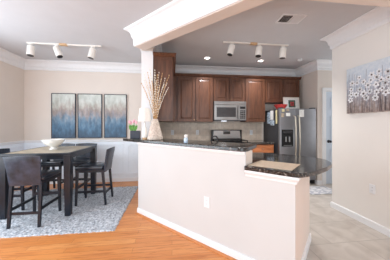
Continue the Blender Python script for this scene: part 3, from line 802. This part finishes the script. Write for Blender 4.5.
TX0, TX1, TY0, TY1, TZ = -2.33, -1.42, 2.86, 3.82, .905
tcx, tcy = (TX0+TX1)/2, (TY0+TY1)/2
t = thing('dining_table', 'square counter-height black dining table with mottled tan top', 'table', (tcx, tcy, RUGZ))
hx, hy = (TX1-TX0)/2, (TY1-TY0)/2; tz = TZ-RUGZ
MB().box(-hx, hx, -hy, -hy+.05, tz-.032, tz, bev=.004).box(-hx, hx, hy-.05, hy, tz-.032, tz, bev=.004).box(-hx, -hx+.05, -hy+.05, hy-.05, tz-.032, tz, bev=.004).box(hx-.05, hx, -hy+.05, hy-.05, tz-.032, tz, bev=.004).build('top_border', 'black_wood', t)
MB().box(-hx+.05, hx-.05, -hy+.05, hy-.05, tz-.030, tz+.0015).build('tabletop', 'tabletop', t)
MB().box(-hx+.05, hx-.05, -hy+.03, -hy+.05, tz-.088, tz-.032).box(-hx+.05, hx-.05, hy-.05, hy-.03, tz-.088, tz-.032).box(-hx+.03, -hx+.05, -hy+.03, hy-.03, tz-.088, tz-.032).box(hx-.05, hx-.03, -hy+.03, hy-.03, tz-.088, tz-.032).build('apron', 'black_wood', t)
for sx in (-1, 1):
    for sy in (-1, 1):
        cx, cy = sx*(hx-.045), sy*(hy-.045)
        a, b2 = .046, .036
        MB().hexa([(cx-b2, cy-b2, 0), (cx+b2, cy-b2, 0), (cx+b2, cy+b2, 0), (cx-b2, cy+b2, 0)],
                  [(cx-a, cy-a, tz-.0325), (cx+a, cy-a, tz-.0325), (cx+a, cy+a, tz-.0325), (cx-a, cy+a, tz-.0325)]).build('leg', 'black_wood', t, bevel=.004)

def make_chair():
    """faces +Y, origin on the floor under the seat centre"""
    t = thing('dining_chair', '', 'chair')
    W = .19; D = .21; SH = .60
    MB().box(-W, W, -D, D, SH-.075, SH-.03).build('seat_frame', 'black_wood', t, bevel=.004)
    MB().box(-W-.008, W+.008, -D+.012, D+.012, SH-.032, SH+.022, bev=.02).build('seat', 'seat_leather', t, True)
    # backrest: slab, wider towards the top, leaning back and slightly bowed
    bm = MB(); n = 8; m_ = 8; tw = .034; fr = []; bk = []
    for j in range(n+1):
        s = j/n; z = SH-.08+s*(.905-SH+.08); y = -D-.006-.055*s**1.2; hw_ = .180+.030*s
        rf, rb = [], []
        for i in range(m_+1):
            q = i/m_*2-1; bow = -.018*(1-q*q)*s
            edge = .010 if abs(q) == 1 or j in (0, n) else 0
            rf.append(bm.bm.verts.new((q*hw_, y+tw/2+bow-edge, z+(-.012*q*q if j == n else 0))))
            rb.append(bm.bm.verts.new((q*hw_, y-tw/2+bow+edge, z+(-.012*q*q if j == n else 0))))
        fr.append(rf); bk.append(rb)
    for j in range(n):
        for i in range(m_):
            bm.bm.faces.new((fr[j][i], fr[j][i+1], fr[j+1][i+1], fr[j+1][i])); bm.bm.faces.new((bk[j][i+1], bk[j][i], bk[j+1][i], bk[j+1][i+1]))
    for j in range(n):
        bm.bm.faces.new((fr[j][0], fr[j+1][0], bk[j+1][0], bk[j][0])); bm.bm.faces.new((fr[j][m_], bk[j][m_], bk[j+1][m_], fr[j+1][m_]))
    for i in range(m_):
        bm.bm.faces.new((fr[0][i+1], fr[0][i], bk[0][i], bk[0][i+1])); bm.bm.faces.new((fr[n][i], fr[n][i+1], bk[n][i+1], bk[n][i]))
    bm.build('backrest', 'leather', t, True)
    for sx in (-1, 1):
        for sy in (-1, 1):
            cx = sx*(W-.02); cy = sy*(D-.02); a = .019; b2 = .0145
            fx = cx+sx*.004; fy = cy+sy*.02-(.03 if sy < 0 else 0)
            zt = SH-.031 if sy > 0 else SH-.031
            MB().hexa([(fx-b2, fy-b2, 0), (fx+b2, fy-b2, 0), (fx+b2, fy+b2, 0), (fx-b2, fy+b2, 0)],
                      [(cx-a, cy-a, zt), (cx+a, cy-a, zt), (cx+a, cy+a, zt), (cx-a, cy+a, zt)]).build('leg', 'black_wood', t, bevel=.003)
    for sx in (-1, 1):
        MB().box(sx*(W-.018)-.009, sx*(W-.018)+.009, -D-.01, D-.012, .20, .235).build('stretcher', 'black_wood', t)
    MB().box(-W+.022, W-.022, D-.022, D-.002, .26, .30).build('stretcher', 'black_wood', t)
    MB().box(-W+.022, W-.022, -D-.012, -D+.008, .155, .185).build('stretcher', 'black_wood', t)
    return t
ch = make_chair()
spots = [((-1.835, 2.85), .0, 'black leather dining chair in the foreground, its back to us'),
         ((-1.30, 3.385), PI/2, 'black dining chair at the right side of the table, seen edge-on'),
         ((-2.44, 3.33), -PI/2, 'black dining chair at the left side of the table, cut by the picture edge'),
         ((-2.20, 3.94), PI, 'black dining chair on the far side of the table, behind the white bowl'),
         ((-1.77, 3.94), PI, 'black dining chair on the far side of the table, nearer its right corner')]
for i, ((x, y), r, lab) in enumerate(spots):
    c = ch if i == 0 else copy_tree(ch)
    c.location = (x, y, RUGZ); c.rotation_euler = (0, 0, r); c['label'] = lab; c['category'] = 'chair'; c['group'] = 'black dining chairs around the table'
# white bowl
o = MB().lathe([(0, 0), (.062, 0), (.066, .006), (.040, .022), (.036, .032), (.075, .048), (.125, .078), (.165, .125), (.170, .140), (.163, .140), (.155, .125), (.115, .088), (.06, .062), (0, .056)], 40).build('footed_bowl', 'white_ceramic', smooth=True, loc=(-1.90, 3.32, TZ+.0015))
o.scale = (.92, .92, 1.15)
tag(o, 'large white footed bowl in the middle of the dining table', 'bowl')

# ------------------------------------------------------------------ on the bar
BT = 1.088
x, y = -.243, 2.80
o = MB().lathe([(0, 0), (.100, 0), (.110, .008), (.110, .03), (.098, .08), (.080, .15), (.062, .22), (.047, .275), (.040, .292), (.036, .30), (.028, .298), (.034, .27), (.06, .15), (.08, .05), (0, .03)], 36).build('flower_vase', 'vase', smooth=True, loc=(x, y, BT))
tag(o, 'tall cream conical vase standing on the granite bar', 'vase')
rv = random.Random(5)
def stem(ax, ay, ln, i):
    """ax, ay: how far the tip swings along X and towards Y"""
    base = Vector((x-ax*.05+rv.uniform(-.006, .006), y-ay*.05+rv.uniform(-.006, .006), BT+.06))
    mid = Vector((x+ax*.10+rv.uniform(-.008, .008), y+ay*.10+rv.uniform(-.008, .008), BT+.30))
    tip = Vector((x+ax, y+ay, BT+ln)); pts = []
    for k in range(11):
        t_ = k/10
        if t_ < .35: p = base.lerp(mid, t_/.35)
        else:
            s = (t_-.35)/.65; p = mid.lerp(tip, s)+Vector((ax, ay, 0))*(-.22*math.sin(PI*s)*.5)
        pts.append(p+Vector((rv.uniform(-1, 1), rv.uniform(-1, 1), 0))*.003*(k > 3))
    bm = MB().tube(pts, [.0034-.0020*k/10 for k in range(11)], 6)
    ns = len(bm.bm.faces)
    nb = 18
    for k in range(nb):
        s = .40+.59*k/(nb-1); q = s*10; a = int(min(9, q)); p = pts[a].lerp(pts[a+1], q-a); d = (pts[a+1]-pts[a]).normalized()
        off = Vector((rv.uniform(-1, 1), rv.uniform(-1, 1), rv.uniform(0, .5)))*.0035
        bm.ball(p+off, .0050+.0026*rv.random(), 1.9, 6, d+off*30)
    o = bm.build('dried_stem', 'twig', smooth=True)
    o.data.materials.append(M['bud'])
    if i % 4:
        for f in o.data.polygons[ns:]: f.material_index = 1
    return o
fan = [(-.155, .0, .64), (-.135, .06, .70), (-.12, -.06, .74), (-.10, .03, .66), (-.085, -.03, .76), (-.07, .07, .70), (-.055, -.05, .80), (-.04, .02, .72), (-.03, -.04, .66), (-.012, .05, .75),
       (.0, -.03, .79), (.012, .03, .68), (.03, -.06, .73), (.045, .05, .78), (.055, -.02, .62), (.07, .04, .70), (.085, -.05, .75), (.10, .02, .64), (.12, -.03, .70), (.135, .05, .66), (.165, -.03, .735), (.15, .0, .60)]
for i, (ax, ay, ln) in enumerate(fan):
    ax *= 1.25; ln = ln*1.30-.02
    o = stem(ax, ay, ln, i)
    if i == 20: tag(o, 'pale budded stem leaning farthest right out of the cream vase', 'stem', 'dried stems in the cream vase')
    elif i == 0: tag(o, 'dried budded stem leaning farthest left out of the cream vase', 'stem', 'dried stems in the cream vase')
    else: tag(o, 'dried tan stem with pale buds in the spray filling the cream vase', 'stem', 'dried stems in the cream vase')
# lamp
lx, ly = -.40, 2.88
t = thing('table_lamp', 'white bottle-shaped table lamp with pale shade beside the column', 'lamp', (lx, ly, BT))
MB().lathe([(0, 0), (.036, 0), (.036, .028), (0, .028)], 24).build('foot', 'light_wood', t, True)
MB().lathe([(0, .028), (.034, .028), (.037, .04), (.037, .12), (.033, .155), (.018, .19), (.012, .215), (.012, .245), (0, .245)], 28).build('base', 'white_ceramic', t, True)
MB().cyl((0, 0, .245), (0, 0, .33), .006, .006, 10).build('neck', 'nickel', t, True)
MB().lathe([(.098, .265), (.074, .455), (.072, .455), (.096, .265)], 36).build('lamp_shade', 'shade', t, True)
bm = MB()
for k in range(3):
    a = 2*PI*k/3; bm.cyl((0, 0, .33), (.088*math.cos(a), .088*math.sin(a), .335), .002, .002, 6)
bm.build('shade_ring', 'nickel', t)
# planter with tulips
px, py = -.585, 3.16
TS = 1.5
t = thing('planter_box', 'small charcoal box planter at the left end of the granite bar', 'planter', (px, py, BT), PENA+.78)
MB().box(-.075, .075, -.045, .045, 0, .118, bev=.004).build('box', 'planter', t)
MB().box(-.067, .067, -.038, .038, .11, .12).build('soil', 'soil', t)
tl = [(-.045, .01, .215, -.02), (-.025, -.012, .235, .004), (-.005, .008, .25, -.004), (.014, -.01, .225, .012), (-.06, -.006, .235, -.02)]
tlab = ['pink tulip leaning left in the charcoal planter, second from left', 'pink tulip in the charcoal planter, third from left', 'tallest pink tulip of the bunch in the charcoal planter', 'rightmost pink tulip of the bunch in the charcoal planter', 'leftmost pink tulip of the bunch in the charcoal planter']
for (dx, dy, hh, le), lab in zip(tl, tlab):
    g = thing('tulip', lab, 'flower', (px-.012+dx, py+dy, BT+.1195), 0, 'pink tulips in the charcoal planter')
    hz = hh-.115
    MB().tube([(0, 0, 0), (le*.4, 0, hz*.5), (le, 0, hz)], .003, 6).build('stem', 'green', g, True)
    bm = MB()
    for s in (-1, 1):
        L_ = [(0, 0, 0), (s*.012, .004, .035), (s*.020, .008, .065), (s*.026, .012, .095)]
        Wd = [.005, .014, .012, .001]
        rows = []
        for (a, b2, c), wq in zip(L_, Wd): rows.append([bm.bm.verts.new((a-wq, b2-.004, c)), bm.bm.verts.new((a, b2, c-.001)), bm.bm.verts.new((a+wq, b2-.004, c))])
        for A, B in zip(rows, rows[1:]):
            for k in range(2): bm.bm.faces.new((A[k], A[k+1], B[k+1], B[k]))
    bm.build('leaf', 'green', g, True)
    MB().lathe([(0, hz-.005), (.014, hz), (.021, hz+.018), (.020, hz+.034), (.012, hz+.048), (.005, hz+.045), (0, hz+.040)], 12, (le, 0)).build('petals', 'pink', g, True)
# small glass shaker
bx, by = P(.90, .03)
t = thing('glass_bottle', 'small pale blue glass bottle with white top on the granite bar', 'bottle', (bx, by, BT))
MB().lathe([(0, 0), (.022, 0), (.026, .006), (.026, .045), (.018, .062), (0, .062)], 20).build('glass', 'blue_glass', t, True)
MB().lathe([(0, .062), (.014, .062), (.022, .072), (.022, .092), (.012, .10), (0, .10)], 20).build('stopper', 'white_ceramic', t, True)
# sink faucet behind the bar
fx, fy = P(.95, .50)
t = thing('kitchen_faucet', 'dark chrome gooseneck faucet behind the granite bar', 'faucet', (fx, fy, .925))
MB().lathe([(0, 0), (.03, 0), (.03, .012), (.016, .03), (.014, .06), (0, .06)], 20).build('base', 'bulb_dark', t, True)
MB().tube([(0, 0, .05), (0, 0, .17), (.012, .01, .205), (.045, .03, .225), (.085, .055, .215), (.11, .07, .18)], .011, 10).build('spout', 'bulb_dark', t, True)
MB().tube([(0, 0, .05), (-.03, .03, .075), (-.07, .06, .10)], .007, 8).build('handle', 'bulb_dark', t, True)
# placemat on the low worktop
mp_ = [(.705, 1.700), (.975, 1.452), (1.205, 1.665), (.935, 1.905)]
o = MB().prism(mp_, .925, .929).build('placemat', 'placemat')
tag(o, 'beige rectangular placemat lying on the low granite worktop', 'placemat')
